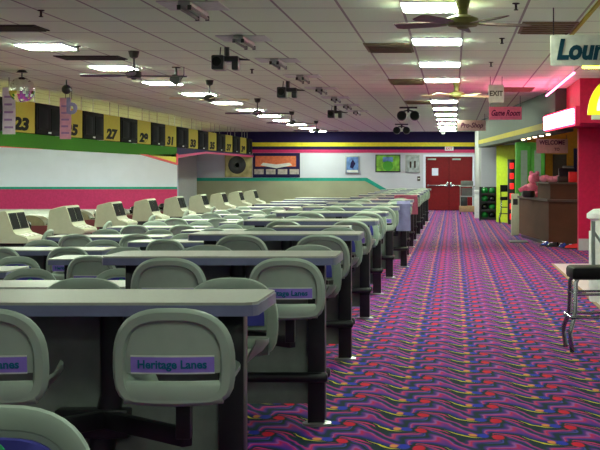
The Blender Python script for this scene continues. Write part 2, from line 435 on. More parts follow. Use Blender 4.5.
protos = {}
for key, dx in (('R', -.42), ('L', .30)):
    t = thing('swing_out_chair', 'x', 'chair'); chair_meshes(t) if key == 'R' else None
    if key == 'L':
        for ch in list(protos['R'].children):
            if ch.name.startswith('swing_arm'): continue
            c = ch.copy(); COL.objects.link(c); c.parent = t
            for g in list(ch.children):
                d = g.copy(); COL.objects.link(d); d.parent = c
    arm(t, dx, .42)
    protos[key] = t
used = set()
def place_chair(key, x, y, z, rz, label, group):
    far = y > 24
    if key not in used:
        used.add(key); o = protos[key]; o.location = (x, y, z); o.rotation_euler = (0,0,rz); o['label'] = label; o['group'] = group
        return o
    return dup(protos[key], (x, y, z), rz, label, group, skip=('emblem', 'strip_edge', 'lettering') if far else ())

# ------------------------------------------------------------------ tables
def table_proto(h, kind):
    L = 1.32
    t = thing('counter_table' if kind == 'bar' else 'settee_table', 'x', 'table')
    def slab(mb, x0, x1, y0, y1, z0, z1, ch):
        return mb.prism([(x0+ch,y0),(x1-ch,y0),(x1-ch*.3,y0+ch*.3),(x1,y0+ch),(x1,y1-ch),(x1-ch*.3,y1-ch*.3),(x1-ch,y1),(x0+ch,y1),(x0+ch*.3,y1-ch*.3),(x0,y1-ch),(x0,y0+ch),(x0+ch*.3,y0+ch*.3)], z0, z1)
    slab(MB(), -L/2, L/2, -.30, .30, h-.012, h, .05).build('tabletop', 'laminate', t)
    slab(MB(), -L/2-.004, L/2+.004, -.304, .304, h-.05, h-.010, .05).build('edge_band', 'edge', t)
    for x in (L/2-.13, -L/2+.13):
        lg = MB().box(x-.05, -.05, 0.012, x+.05, .05, h-.05, .008).build('leg', 'black', t)
        MB().lathe([(.0,0),(.085,0),(.085,.012),(.06,.02),(0,.02)], (x, 0, 0)).build('foot_flange', 'steelgrey', lg)
    MB().tube([(.07,-.02,h-.05),(.07,-.01,.62*h),(.03,0,.45*h),(.0,0,.0)], [.045,.045,.05,.055]).build('centre_post', 'black', t)
    MB().box(-.14, -.06, h-.54, .14, .06, h-.43, .008).build('arm_hub', 'black', t)
    MB().box(-L/2+.17, .015, .12, L/2-.17, .04, h-.05).build('modesty_panel', 'panelgrey', t)
    if kind == 'bar':
        for y in (-.10, .10):
            MB().tube([(-L/2+.06,y,.29),(-L/2+.07,y,.29),(L/2-.07,y,.29),(L/2-.06,y,.29)], [.02,.03,.03,.02], 12).box(L/2-.155, min(y,0), .275, L/2-.105, max(y,0), .305).build('foot_rail', 'black', t)
    return t
barT = table_proto(1.0, 'bar'); lowT = table_proto(.75, 'low')
tused = set()
def place_table(root, x, y, label, group):
    if root.name not in tused:
        tused.add(root.name); root.location = (x, y, 0); root['label'] = label; root['group'] = group; return root
    return dup(root, (x, y, 0), 0, label, group)

def chairs_for(xe, Y, z, rowname, gname, k, near=True, far=True):
    n = ORD[k]
    spec = []
    if near:
        spec += [('R', xe-.238, Y-.41, 0, 'right hand', 'facing away'), ('L', xe-.875, Y-.41, 0, 'left hand', 'facing away')]
    if far:
        spec += [('L', xe-.25, Y+.51, PI, 'right hand', 'facing us'), ('R', xe-.89, Y+.51, PI, 'left hand', 'facing us')]
    for key, x, y, rz, side, face in spec:
        jx, jy, jr = random.uniform(-.02,.02), random.uniform(-.03,.03), random.uniform(-.06,.06)
        if Y < 9.5: jx = jy = jr = 0
        place_chair(key, x+jx, y+jy, z, rz+jr, 'grey moulded chair %s, %s, at %s' % (face, side, rowname % n), gname)

AX = [-.715, -.665, -.72, -.76, -.79, -.76, -.64, -.70, -.70, -.72, -.70, -.70, -.70, -.66]
AY = [5.45, 8.30, 11.2, 14.35, 17.2, 19.9, 22.2, 25.2, 28.1, 31.0, 33.9, 36.8, 39.7, 42.6]
for k, (xe, y) in enumerate(zip(AX, AY)):
    place_table(barT, xe-.66, y, 'grey topped bar height table, %s from the camera beside the aisle carpet' % ORD[k], 'bar height tables along the aisle')
    chairs_for(xe, y, 0, '%s tall table from the camera', 'chairs at the tall aisle tables', k)
# the chair in the bottom left corner (its table is behind the frame edge)
place_chair('L', -.895, 2.56, 0, PI, 'grey chair with blue pad in the bottom left corner, cut by the frame', 'chairs at the tall aisle tables')
dup(barT, (-1.36, 2.02, 0), 0, 'nearest bar height table, below the bottom edge of the photo', 'bar height tables along the aisle')
BY = [9.25, 12.17, 15.1, 18.0, 20.9, 23.8, 26.7, 29.6, 32.5, 35.4, 38.3, 41.2]
for k, y in enumerate(BY):
    place_table(lowT, -2.08-.66, y, 'low grey table, %s from the camera in the middle row' % ORD[k], 'low tables of the middle row')
    if y < 31: chairs_for(-2.08, y, -.215, '%s low middle row table', 'chairs at the middle row tables', k)
CY = [10.7, 13.55, 16.3, 19.1, 21.9, 24.7, 27.5, 30.3, 33.1, 35.9, 38.7, 41.5]
for k, y in enumerate(CY):
    place_table(lowT, -3.27-.66, y, 'low grey table, %s from the camera in the row nearest the scoring consoles' % ORD[k], 'low tables of the console row')
    if y < 28:
        chairs_for(-3.27, y, -.215, '%s low table nearest the consoles', 'chairs at the console row tables', k)
        lab = 'grey chair seen side on at the left end of the %s console row table' % ORD[k]
        if k == 0:
            endc = dup(protos['R'], (-4.86, y, -.19), PI/2, lab, 'end chairs of the console row tables', skip=('swing_arm',))
            MB().tube([(0,0,.20),(0,0,.55)], .03).lathe([(0,.19),(.15,.19),(.15,.205),(.04,.22),(0,.22)]).build('pedestal', 'black', endc)
        else:
            dup(endc, (-4.86, y, -.19), PI/2, lab)
# short bar ledge seen between the third and fourth tall tables
t = thing('ledge_table', 'short narrow grey ledge table behind the third tall table', 'table', (-1.25, 12.62, 0))
MB().box(-.34, -.14, .985, .34, .14, 1.0, .004).build('tabletop', 'laminate', t)
MB().box(-.343, -.143, .955, .343, .143, .986, .004).build('edge_band', 'edge', t)
MB().tube([(0,0,.02),(0,0,.96)], .035).build('post', 'black', t)
MB().lathe([(0,0),(.16,0),(.16,.012),(.05,.03),(0,.03)]).build('base', 'black', t)

# drapes added in place of pink and lilac reflections on the far chairs
def draped(name, m, x, y, label, w=.40, l=.42):
    b = MB(); g = {}
    N = 12
    for i in range(N+1):
        for j in range(N+1):
            u = -w/2+w*i/N; s = -l+2*l*j/N
            ss = abs(s)
            z = 1.045 - max(0, ss-.04)*.98; yy = math.copysign(min(ss, .045), s) + .012*math.sin(u*34+s*5)+ s*.12
            g[i,j] = b.bm.verts.new((u*(1+.12*ss), yy, z))
    for i in range(N):
        for j in range(N):
            b.bm.faces.new((g[i,j],g[i+1,j],g[i+1,j+1],g[i,j+1]))
    r = bmesh.ops.solidify(b.bm, geom=list(b.bm.faces), thickness=.012)
    o = b.build(name, m, None, True, (x, y, 0)); tag(o, label, 'coat'); return o
draped('drape', 'lilac', AX[6]-.11, AY[6]-.41-.24, 'pale lilac jacket added for the reflection on a far aisle chair', .20, .5)
draped('drape', 'pinkcloth', AX[8]-.21, AY[8]-.41-.24, 'pink jacket added for the neon reflection on a far aisle chair, behind the lilac jacket', .44, .42)

# ------------------------------------------------------------------ lanes and scoring consoles on the left
struct('floor_approach', MB().box(-12.4, 14, 0, -8.05, 51.9, .03), 'approach')
for k in range(20):
    y0 = 16.6+1.73*k
    t = thing('bowling_lane', 'wooden bowling lane with dark gutters running off to the left', 'lane', (-21, y0, 0), 0, 'bowling lanes')
    MB().box(-8.5, 0, .001, 8.55, 1.06, .05).build('lane_bed', 'lane', t)
    for a in (-.25, 1.06):
        MB().box(-8.5, a, .001, 8.55, a+.25, .012).build('gutter', 'gutter', t)
    MB().box(-8.5, 1.31, .001, 8.55, 1.48, .14, .01).build('capping', 'capping', t)

def console(label, y, first=[None]):
    if first[0] is not None:
        return dup(first[0], (-6.67, y, 0), 0, label, 'scoring consoles by the lanes')
    t = thing('scoring_console', label, 'console', (-6.67, y, 0), 0, 'scoring consoles by the lanes')
    first[0] = t
    W = .9
    b = MB()   # side profile (x, z), nose at the right
    prof = [(-.70,.36),(-.02,.36),(.0,.42),(-.02,.455),(-.20,.50),(-.24,.545),(-.34,.86),(-.38,.875),(-.63,.81),(-.65,.78)]
    b.extr([(x, -W/2, z) for x, z in prof], (0, W, 0)); bmesh.ops.bevel(b.bm, geom=list(b.bm.edges), offset=.008, segments=1, affect='EDGES')
    b.build('cabinet', 'cream', t)
    def on_face(p0, p1, q0, q1, y0, y1, off, th):
        d = Vector((p1[0]-p0[0], 0, p1[1]-p0[1])); n = Vector((d.z, 0, -d.x)).normalized()
        P = Vector((p0[0], 0, p0[1]))
        c = [P+d*q0+Vector((0,y0,0))+n*off, P+d*q0+Vector((0,y1,0))+n*off, P+d*q1+Vector((0,y1,0))+n*off, P+d*q1+Vector((0,y0,0))+n*off]
        return c, n*th
    f0, f1 = (-.24,.545), (-.34,.86)
    for y0, y1 in ((-.41,-.02), (.02,.41)):
        s = MB().extr(*on_face(f0, f1, .10, .92, y0, y1, -.004, .012)).build('screen', 'glassdark', t)
        MB().extr(*on_face(f0, f1, .16, .86, y0+.04, y1-.04, .009, .004)).build('tube_face', 'tube', s)
    k0, k1 = (-.02,.455), (-.20,.50)
    for y0, y1 in ((-.38,-.20), (-.14,.04), (.12,.34)):
        MB().extr(*on_face(k0, k1, .2, .85, y0, y1, .0, .012)).build('keypad', 'keypad', t)
    MB().box(-.62, -.36, 0, -.10, .36, .37, .01).build('pedestal', 'black', t)
for k in range(9):
    console('cream scoring console with twin dark screens, %s from the left edge of the photo' % ORD[k], 22.75+3.43*k)

balls = ['ballyellow', 'ballblack', 'ballorange', 'ballblue']
for k in range(5):
    y = 24.6+3.43*k
    t = thing('ball_return', 'maroon ball return with rounded olive hood, %s from the left edge' % ORD[k], 'ball return', (-8.0, y, 0), 0, 'ball returns')
    b = MB()
    b.extr([(-.55, -.22, .05+0),(.55,-.22,.05),(.55,-.22,.40),(.50,-.22,.44),(-.55,-.22,.44)], (0,.44,0)); b.build('base', 'maroon', t)
    b = MB(); b.extr([(-.30+.30*math.cos(a)*1.0, -.21, .44+.20*math.sin(a)) for a in [PI*i/12 for i in range(13)]], (0,.42,0)); b.build('hood', 'hood', t)
    MB().tube([(.02,-.18,.47),(.54,-.18,.47)], .014).tube([(.02,.18,.47),(.54,.18,.47)], .014).build('ball_rail', 'chrome', t)
    for q in range(3):
        bm_ = 'ballyellow' if (q == 2 and k in (1, 2)) else ('ballblue' if q == 1 else 'ballblack')
        c = {'ballyellow':'yellow','ballblack':'black','ballorange':'orange','ballblue':'blue'}[bm_]
        o = MB().ball((0,0,0), .108).build('bowling_ball', bm_, None, True, (-8.0+.14+.22*q*.98, y+.06*(-1)**q, .545))
        tag(o, '%s bowling ball, %s along the rails of the %s ball return' % (c, ORD[q], ORD[k]), 'ball', 'balls on the ball returns')

# sign bank over the foul line
SX = -7.86
num = 23
for k in range(10):
    y = 23.2+3.4*k
    w = 1.80 if k < 9 else 1.5
    t = thing('scoring_monitor_pair', 'black twin scoring monitor box hung in the sign bank, %s from the left edge' % ORD[k], 'monitor', (SX, y, 2.5), 0, 'overhead monitors')
    MB().box(-.35, .03, -.29, .05, w-.03, .29, .012).build('housing', 'monblack', t)
    n = 2
    for q in range(n):
        y0 = .16+q*(w/2-.02); y1 = y0+w/2-.30
        s = MB().extr([(.05, y0-.03, -.21), (.05, y1+.03, -.21), (.05, y1+.03, .21), (.05, y0-.03, .21)], (.012, 0, 0)).build('screen_bezel', 'monblack', t)
        b = MB(); g = [[b.bm.verts.new((.064+.03*(1-((i-3)/3)**2)*(1-((j-3)/3)**2*.6), y0+(y1-y0)*i/6, -.18+.36*j/6)) for j in range(7)] for i in range(7)]
        for i in range(6):
            for j in range(6): b.bm.faces.new((g[i][j], g[i+1][j], g[i+1][j+1], g[i][j+1]))
        b.build('screen', 'tube', s)
    MB().box(.05, w/2-.09, -.27, .058, w/2+.09, -.24).build('badge', 'whiteline', t)
    for hy in (.4, w-.4): MB().tube([(-.1, hy, .28), (-.1, hy, .60)], .008).build('hanger', 'steelgrey', t)
    if k:
        yp = y-1.6
        t = thing('lane_number_sign', 'olive overhead panel with black number %d above the lanes' % num, 'sign', (SX, yp, 2.5), 0, 'lane number panels')
        MB().box(-.06, .01, -.29, .03, 1.59, .29).build('panel', 'olive', t)
        text(str(num), .30, 'digit', 'digits', t, (.036, .72, -.15), (PI/2, 0, PI/2), shear=.15, weight=.016, sx=3.)
        MB().tube([(-.02,.8,.28),(-.02,.8,.60)], .008).build('hanger', 'steelgrey', t)
        num += 2
t = MB().box(SX-.06, 21.0, 2.19, SX+.03, 23.2, 2.79).build('blank_sign_panel', 'olive'); tag(t, 'olive panel at the left edge beside the first overhead monitor', 'sign')
# green fascia below the signs, red edged yellow wedge, then a swoop to the back wall
struct('trim_9', MB().extr([(SX,20,1.93),(SX,40.4,1.93),(SX,40.4,2.20),(SX,20,2.20)], (-.08,0,0)), 'green')
struct('trim_10', MB().extr([(SX,20,1.905),(SX,27.2,1.925),(SX,27.2,1.93),(SX,20,1.945)], (.006,0,0)), 'redline')
struct('trim_11', MB().extr([(SX,36.2,1.93),(SX,40.4,1.74),(SX,40.4,2.0),(SX,39.9,2.0)], (-.07,0,0)), 'yellow')
struct('trim_12', MB().extr([(SX+.005,35.6,1.945),(SX+.005,40.6,1.70),(SX+.005,40.6,2.02),(SX+.005,40.3,2.02),(SX+.005,40.3,1.765),(SX+.005,36.6,1.945)], (-.05,0,0)), 'redline')
struct('trim_13', MB().extr([(SX,40.4,1.93),(SX,45.2,2.13),(SX,YB-.1,2.13),(SX,YB-.1,2.20),(SX,40.4,2.20)], (-.08,0,0)), 'navy')
struct('trim_14', MB().extr([(SX+.006,40.6,1.90),(SX+.006,45.2,2.09),(SX+.006,YB-.1,2.09),(SX+.006,YB-.1,2.15),(SX+.006,45.2,2.15),(SX+.006,40.6,1.99)], (-.07,0,0)), 'magenta')

# disco ball, speaker, banners
t = thing('mirror_ball', 'mirror ball hanging from the ceiling in front of the number signs', 'mirror ball', (-6.83, 22.5, 2.79))
b = MB(); b.ball((0,0,0), .205, 26); 
ob = b.build('ball', 'mirror', t, False)
MB().tube([(0,0,.2),(0,0,.31)], .01).lathe([(0,.27),(.09,.27),(.05,.31),(0,.31)]).build('motor', 'black', t)
t = thing('globe_speaker', 'small black ball speaker hung from the ceiling behind a pink banner', 'speaker', (-6.75, 24.8, 2.93))
MB().ball((0,0,0), .085).build('body', 'black', t); MB().tube([(0,0,.07),(0,0,.17)], .012).build('stem', 'black', t)
for (px, y, m, lab) in ((9, 24.2, 'banner', 'white paper banner with purple writing hung over the first lane number'), (65.5, 27.6, 'bannerpink', 'pink paper banner with purple writing hung over the second lane number')):
    x = (px-453)*y/1420
    t = thing('paper_banner', lab, 'banner', (x, y, 2.53))
    sg = MB(); w = .11
    g = [[sg.bm.verts.new((sx_*w, -.01*math.sin(j*.9), .40-.80*j/10)) for sx_ in (-1,1)] for j in range(11)]
    for j in range(10): sg.bm.faces.new((g[j][0], g[j][1], g[j+1][1], g[j+1][0]))
    bmesh.ops.solidify(sg.bm, geom=list(sg.bm.faces), thickness=.006); sg.build('sheet', m, t)
    for j in range(5): MB().box(-.075, -.022, .22-.13*j, .075-.02*(j%2), -.010, .255-.13*j).build('writing', 'bannertext', t)
    MB().tube([(0,0,.39),(0,0,.57)], .006).build('string', 'black', t)
t = thing('letter_cutout', 'blue and lilac letter cut-out dangling beside the pink banner', 'decoration', (-7.25, 27.0, 2.78))
text('b', .42, 'lilac', 'letter', t, (0,0,-.05), (PI/2,0,0), extr=.02, weight=.015)
MB().tube([(0,0,.1),(0,0,.32)], .005).build('string', 'black', t)

# ------------------------------------------------------------------ ceiling fittings
def troffer(x, y, label, group):
    t = thing('ceiling_light', label, 'ceiling light', (x, y, CEIL), 0, group)
    MB().box(-.305, -.36, -.02, .305, .36, .0).build('frame', 'white', t)
    MB().box(-.29, -.345, -.032, .29, .345, -.015, .004).build('diffuser', 'lamp', t)
    return t
protoL = None
def lights(x, ys, label, group):
    global protoL
    for k, y in enumerate(ys):
        lab = label % ORD[k]
        if protoL is None: protoL = troffer(x, y, lab, group)
        else: dup(protoL, (x, y, CEIL), 0, lab, group)
lights(-.195, [13.8+3.63*k for k in range(12) if k != 4], 'glowing ceiling light over the aisle, %s from the camera', 'lights over the aisle')
lights(-5.2, [18.15+3.65*k for k in range(11)], 'glowing ceiling light over the tables, %s from the left edge', 'lights over the tables')
protoB = protoL; protoL = None
DIM = 'lampfill'
def troffer_dim(*a):
    t = troffer0(*a)
    for c in t.children:
        if c.name.startswith('diffuser'): c.data.materials[0] = M[DIM]
    return t
troffer0 = troffer; troffer = troffer_dim
lights(-.195, [-4.4, -.8, 2.9, 6.5, 10.2], 'unseen ceiling light filling the near aisle, above the top edge, %s from the camera', 'lights above the frame')  # unseen row, put in dim to fill the near chair backs
lights(-5.2, [-3.8, -.1, 3.5, 7.2, 10.9, 14.5], 'unseen ceiling light filling the near tables, outside the frame, %s from the camera', 'lights above the frame')  # same dim fill, unseen, over the near tables
lights(3.4, [2, 7, 12, 17, 22], 'added light for bounce off the tiled area right of the frame, %s from the camera', 'lights above the frame')  # unseen lights added so the tiles bounce light to the ceiling
lights(3.2, [33.2], 'light added to brighten the shop behind the counter, %s there', 'lights above the frame')  # unseen lamp added to brighten the orange wall in the shop
protoL = None; DIM = 'lampbounce'
lights(-12.5, [16+4.*k for k in range(9)], 'light added for bounce over the lanes, hidden behind the number signs, %s from the camera', 'added lights over the lanes')  # hidden lights added to lift the ceiling and left wall by bounce
lights(-20, [24+8*k for k in range(4)], 'light added for bounce over the far lanes, outside the frame, %s from the camera', 'added lights over the lanes')  # more unseen lights added for bounce off the lanes
protoL = protoB; troffer = troffer0
def grille(x0, y0, y1, label, m='vent', w=.61):
    t = thing('ceiling_grille', label, 'grille', (x0+w/2, (y0+y1)/2, CEIL), 0, 'ceiling grilles')
    h = (y1-y0)/2
    MB().box(-w/2, -h, -.012, w/2, h, 0).build('frame', m, t)
    b = MB()
    for i in range(6):
        yy = -h+.06+(2*h-.12)*i/5; b.box(-w/2+.03, yy-.03, -.022, w/2-.03, yy+.03, -.011)
    b.build('slats', m, t)
grille(-1.13, 17.8, 19.05, 'brown ceiling grille left of the second aisle light')
grille(-1.13, 24.6, 26.0, 'brown ceiling grille left of the fourth aisle light')
grille(-1.1, 32.0, 33.3, 'brown ceiling grille in the reddish part of the ceiling, left of the aisle lights')
grille(.75, 15.3, 16.5, 'brown ceiling grille above the largest hanging sign')
grille(.95, 27.0, 28.2, 'brown ceiling grille behind the hanging exit sign')
grille(-5.35, 15.6, 16.2, 'dark slot grille at the top left above the first table light', 'ventdark', .75)
grille(-5.55, 19.7, 20.3, 'dark slot grille between the first two table lights', 'ventdark', .9)

def fan(x, y, zm, ang, label, body, blade, r=.7, nb=4, flush=False):
    t = thing('ceiling_fan', label, 'ceiling fan', (x, y, CEIL), 0, 'ceiling fans')
    d = zm-CEIL
    MB().lathe([(0,0),(.075,0),(.055,-.08),(.02,-.1),(0,-.1)]).build('canopy', body, t)
    if not flush: MB().tube([(0,0,-.06),(0,0,d+.06)], .013).build('down_rod', body, t)
    if flush: MB().tube([(0,0,-.06),(0,0,d+.06)], .05).build('down_rod', body, t)
    k = 1.5 if flush else 1.
    mt = MB().lathe([(0,.07),(.05*k,.07),(.10*k,.04),(.105*k,-.01),(.09*k,-.035),(.04*k,-.045),(.03*k,-.06),(0,-.065)], (0,0,d)).build('motor', body, t)
    for i in range(nb):
        a = ang+2*PI*i/nb
        R = Matrix.Translation((0,0,d-.01)) @ Matrix.Rotation(a, 4, 'Z') @ Matrix.Rotation(math.radians(17 if flush else 11), 4, 'X')
        b = MB().prism([(.17,-.035),(.30,-.055),(r-.06,-.07),(r,-.05),(r,.05),(r-.06,.07),(.30,.055),(.17,.035)], -.004, .004)
        bmesh.ops.transform(b.bm, matrix=R, verts=b.bm.verts)
        bo = b.build('blade', blade, t)
        b = MB().box(.07, -.015, -.006, .22, .015, .006); bmesh.ops.transform(b.bm, matrix=R, verts=b.bm.verts); b.build('blade_iron', body, bo)
    return t
fan(.09, 13.4, 2.89, .28, 'brass ceiling fan over the aisle at the top of the photo', 'fan_gold', 'blade', .68, 5, True)
fan(.07, 25.6, 2.87, .3, 'smaller looking brass ceiling fan over the aisle behind the fourth light', 'fan_gold', 'blade_pale', .68, 5, True)
for k, (y, a) in enumerate(((19.0,.15),(24.9,.35),(31.0,.1),(37.6,.5),(44.3,.2))):
    fan(-4.27, y, 2.78 if k < 3 else 2.8, a, 'black ceiling fan on a down rod over the tables, %s from the left' % ORD[k], 'fan_black', 'fan_black' if k != 1 else 'blade_pale')

def moving_light(x, y, label, s=1.):
    t = thing('stage_light', label, 'stage light', (x, y, CEIL), 0, 'stage lights')
    MB().tube([(0,0,0),(0,0,-.14)], .035).build('stem', 'black', t)
    MB().box(-.16, -.09, -.19, .16, .09, -.12, .01).build('yoke_bar', 'black', t)
    h = MB().box(-.18, -.16, -.30, -.02, .16, -.11, .02).build('head', 'black', t)
    MB().lathe([(0,-.21),(.06,-.21),(.065,-.15),(0,-.15)], (-.10, 0, -.20), 16, 'Y').build('lens', 'glassdark', h)
    MB().box(.07, -.08, -.30, .16, .10, -.15, .02).build('ballast', 'black', t)
    MB().extr([(.02,-.02,-.12),(.30,-.02,-.16),(.30,-.02,-.175),(.02,-.02,-.17)], (0,.02,0)).build('mirror_flag', 'black', t)
    MB().tube([(-.08,0,0),(-.09,0,-.12)], .008).build('safety_cable', 'black', t)
moving_light(-2.93, 18.4, 'black stage light hanging from the ceiling, largest and nearest of the row')
moving_light(-2.93, 25.2, 'black stage light on the ceiling, second of the row from the camera')
moving_light(-2.85, 34.4, 'black stage light on the ceiling, third and farthest of the row')
def twin_spot(x, y, label):
    t = thing('twin_spotlight', label, 'spotlight', (x, y, CEIL), 0, 'twin spotlights')
    MB().box(-.22, -.05, -.04, .22, .05, 0).tube([(0,0,-.03),(0,0,-.14)], .03).build('bracket', 'black', t)
    for s in (-1, 1):
        h = MB().lathe([(0,-.12),(.12,-.12),(.125,.0),(.07,.13),(0,.13)], (s*.16, 0, -.22), 18, 'Y').build('lamp_can', 'black', t)
        MB().lathe([(0,-.125),(.10,-.125),(.10,-.118),(0,-.118)], (s*.16, 0, -.22), 18, 'Y').build('lens', 'glassdark', h)
        MB().tube([(0,0,-.08),(s*.16,0,-.12)], .02).build('arm', 'black', t)
twin_spot(-1.1, 35.0, 'black pair of round spotlights hanging near the end of the aisle')
twin_spot(-1.7, 47, 'distant black pair of round spotlights in front of the striped wall')
for (x, y, lab) in ((-4.25, 21.8, 'small black spotlight on the ceiling between the first two black fans'), (-.35, 50, 'small pale security light in front of the navy stripe')):
    t = thing('spotlight', lab, 'spotlight', (x, y, CEIL), 0)
    MB().tube([(0,0,0),(0,0,-.14)], .02).box(-.06,-.04,-.02,.06,.04,0).build('stem', 'black' if y < 40 else 'steelgrey', t)
    h = MB().lathe([(0,-.13),(.075,-.13),(.08,.02),(.05,.12),(0,.12)], (0,0,-.20), 16, 'Y').build('lamp_can', 'black' if y < 40 else 'steelgrey', t)
    MB().tube([(.07,0,-.2),(.12,0,-.12),(.12,0,0)], .008).build('bracket', 'black', t)

def blacklight(x, y, label):
    t = thing('tube_fixture', label, 'light fixture', (x, y, CEIL), 0, 'unlit tube fixtures')
    MB().box(-.295, -.35, -.010, .295, .35, 0).build('panel', 'whiteline', t)
    MB().box(-.06, -.50, -.06, .06, .50, -.012, .01).build('housing', 'steelgrey', t)
    for s in (-.05, .05):
        MB().tube([(s,-.48,-.08),(s,.48,-.08)], .016).build('tube', 'black', t)
        for e in (-.48, .48): MB().box(s-.018, e-.02, -.10, s+.018, e+.02, -.055).build('socket', 'black', t)
for k in range(8):
    blacklight(-2.52, 13.8+3.35*k, 'dark twin tube fixture on the ceiling, %s from the camera in the diagonal row' % ORD[k])
for k, (px, py) in enumerate(((41,10),(252,69),(516,3),(502,38),(491,62),(78,46))):
    y = 1.63*1420/(173-py); x = (px-453)*y/1420
    t = thing('sprinkler', 'small sprinkler head under the ceiling, ' + ['far left above the first light','below the first stage light','top right above the brown grille','below the brass fan blade','in front of the hanging exit sign','left of the first black fan'][k], 'sprinkler', (x, y, CEIL), 0, 'sprinkler heads')
    MB().lathe([(0,0),(.035,0),(.035,-.01),(.012,-.015),(.012,-.06),(.022,-.062),(.022,-.07),(0,-.07)], n=12).build('head', 'ventdark', t)

# ------------------------------------------------------------------ hanging signs
def hang_sign(name, body, x0, x1, y, z0, z1, board, txt, label, size, shear=.35, sx=1., tx=None):
    t = thing(name, label, 'sign', ((x0+x1)/2, y, (z0+z1)/2))
    w = (x1-x0)/2; h = (z1-z0)/2
    MB().box(-w, -.012, -h, w, .012, h, .003).build('board', board, t)
    text(body, size, txt, 'lettering', t, (0 if tx is None else tx, -.014, 0), (PI/2, 0, 0), shear=shear, weight=size*(.045 if size > .25 else .028), sx=sx)
    for x in (-w+.03, w-.03): MB().tube([(x,0,h),(x,0,CEIL-(z0+z1)/2)], .006, 6).build('chain', 'black', t)
hang_sign('lounge_sign', 'Lounge', .96, 1.76, 14.0, 2.525, 2.83, 'signboard', 'signtext', 'large white hanging sign with dark italic letters at the top right', .27, .22, .86)
hang_sign('game_room_sign', 'Game Room', .76, 1.45, 30.0, 2.595, 2.87, 'signpink', 'signplum', 'pink lit hanging sign over the aisle with two plum coloured words', .17, .35, .70)  # pink light on the board is put into its colour
hang_sign('pro_shop_sign', 'Pro-Shop', .12, .90, 39.0, 2.63, 2.92, 'signtan', 'signplum', 'farthest hanging sign over the aisle, dull tan board with dark writing', .19, .3, .85)
hang_sign('hanging_exit_sign', 'EXIT', .60, .86, 24.0, 2.66, 2.96, 'signboard', 'exittext', 'small square pale exit sign hung above the pink lit sign', .12, 0, .92)

# ------------------------------------------------------------------ right side: soffit, walls, counter
def wx(y): return .84+.0675*(44-y)                       # the skewed run of shop fronts
a0, a1 = (wx(46), 46.), (wx(24.4), 24.4)
def run(y0, y1, z0, z1, m, name, off=0., th=.35):
    return struct(name, MB().prism([(wx(y0)-off, y0), (wx(y1)-off, y1), (wx(y1)+th, y1), (wx(y0)+th, y0)], z0, z1), m)
run(44.6, 27.3, 2.27, CEIL, 'soffit', 'wall_soffit')
run(44.6, 28.2, 2.37, 2.49, 'stripeolive', 'trim_15', .012)
struct('wall_right_far', MB().box(1.1, 48, 0, 3, 48.3, CEIL), 'wallgrey')
struct('wall_right_end', MB().box(.86, 47.0, 0, 1.1, YB, CEIL), 'wallgrey')
struct('wall_pale', MB().box(.90, 45.4, 0, 1.4, 45.6, 2.3), 'whiteback')
struct('wall_lime', MB().prism([(1.31,42.7),(1.80,41.6),(2.6,41.6),(2.6,42.9),(1.31,42.9)], 0, 2.3), 'lime')
struct('wall_shop_back', MB().box(1.9, 36.3, 0, 5.0, 36.5, CEIL), 'orange')
struct('wall_shop_side', MB().box(1.9, 36.5, 0, 2.0, 42, CEIL), 'greenframe')
struct('wall_shop_right', MB().box(4.8, 27.3, 0, 5.0, 36.5, CEIL), 'orange')
struct('wall_magenta', MB().box(2.39, 27.0, 0, 5.2, 27.3, 2.33), 'pinkwall')
struct('wall_magenta_head', MB().box(wx(24.4)+.02, 24.4, 2.33, 5.2, 27.3, CEIL), 'pinkwall')
struct('baseboard_magenta', MB().box(2.385, 26.97, 0, 5.0, 27.0, .22), 'wallgrey')
struct('floor_tile', MB().box(1.62, 9, 0, 5.0, 22.9, .008), 'tile')
struct('trim_16', MB().box(1.58, 9, 0, 1.62, 22.9, .012), 'tan')
struct('trim_17', MB().box(1.37, 9, CEIL-.02, 1.41, 17, CEIL), 'stripeolive')  # olive colour stands in for yellow light along this ceiling edge
# green display cabinet
t = thing('display_cabinet', 'green framed display cabinet with two tall grey panes behind the counter', 'cabinet', (1.84, 34.6, 0))
MB().box(-.30, 0, 0, .40, .45, 2.22, .01).build('carcass', 'greenframe', t)
for x in (-.26, .07):
    d = MB().box(x, -.03, .1, x+.30, 0, 2.12, .006).build('door', 'greenframe', t)
    MB().box(x+.07, -.038, .2, x+.23, -.029, 2.02).build('pane', 'greypanel', d)
# counter
def prism_part(poly, z0, z1, name, m, p): return MB().prism(poly, z0, z1).build(name, m, p, False)
t = thing('service_counter', 'dark brown wooden service counter with a raised tier beside the magenta pillar', 'counter', (0,0,0))
base = [(1.52,32.6),(1.92,28.5),(2.50,27.7),(3.4,27.7),(3.4,28.6),(2.2,29.3),(1.95,32.6)]
prism_part([(1.56,32.5),(1.96,28.6),(2.52,27.8),(3.4,27.8),(3.4,28.5),(2.2,29.2),(1.92,32.5)], 0, .08, 'toe_kick', 'black', t)
prism_part(base, .08, .90, 'front_panel', 'desk', t)
prism_part([(1.48,32.65),(1.89,28.44),(2.49,27.62),(3.4,27.62),(3.4,28.7),(2.25,29.4),(2.0,32.65)], .90, .945, 'countertop', 'desktop', t)
prism_part([(1.80,30.2),(1.96,28.62),(2.54,27.82),(3.4,27.82),(3.4,28.0),(2.6,28.1),(2.1,28.75),(1.98,30.2)], .945, 1.25, 'raised_tier', 'desk', t)
prism_part([(1.76,30.25),(1.92,28.55),(2.51,27.72),(3.4,27.72),(3.4,28.3),(2.7,28.3),(2.2,28.9),(2.06,30.25)], 1.25, 1.285, 'tier_top', 'desktop', t)
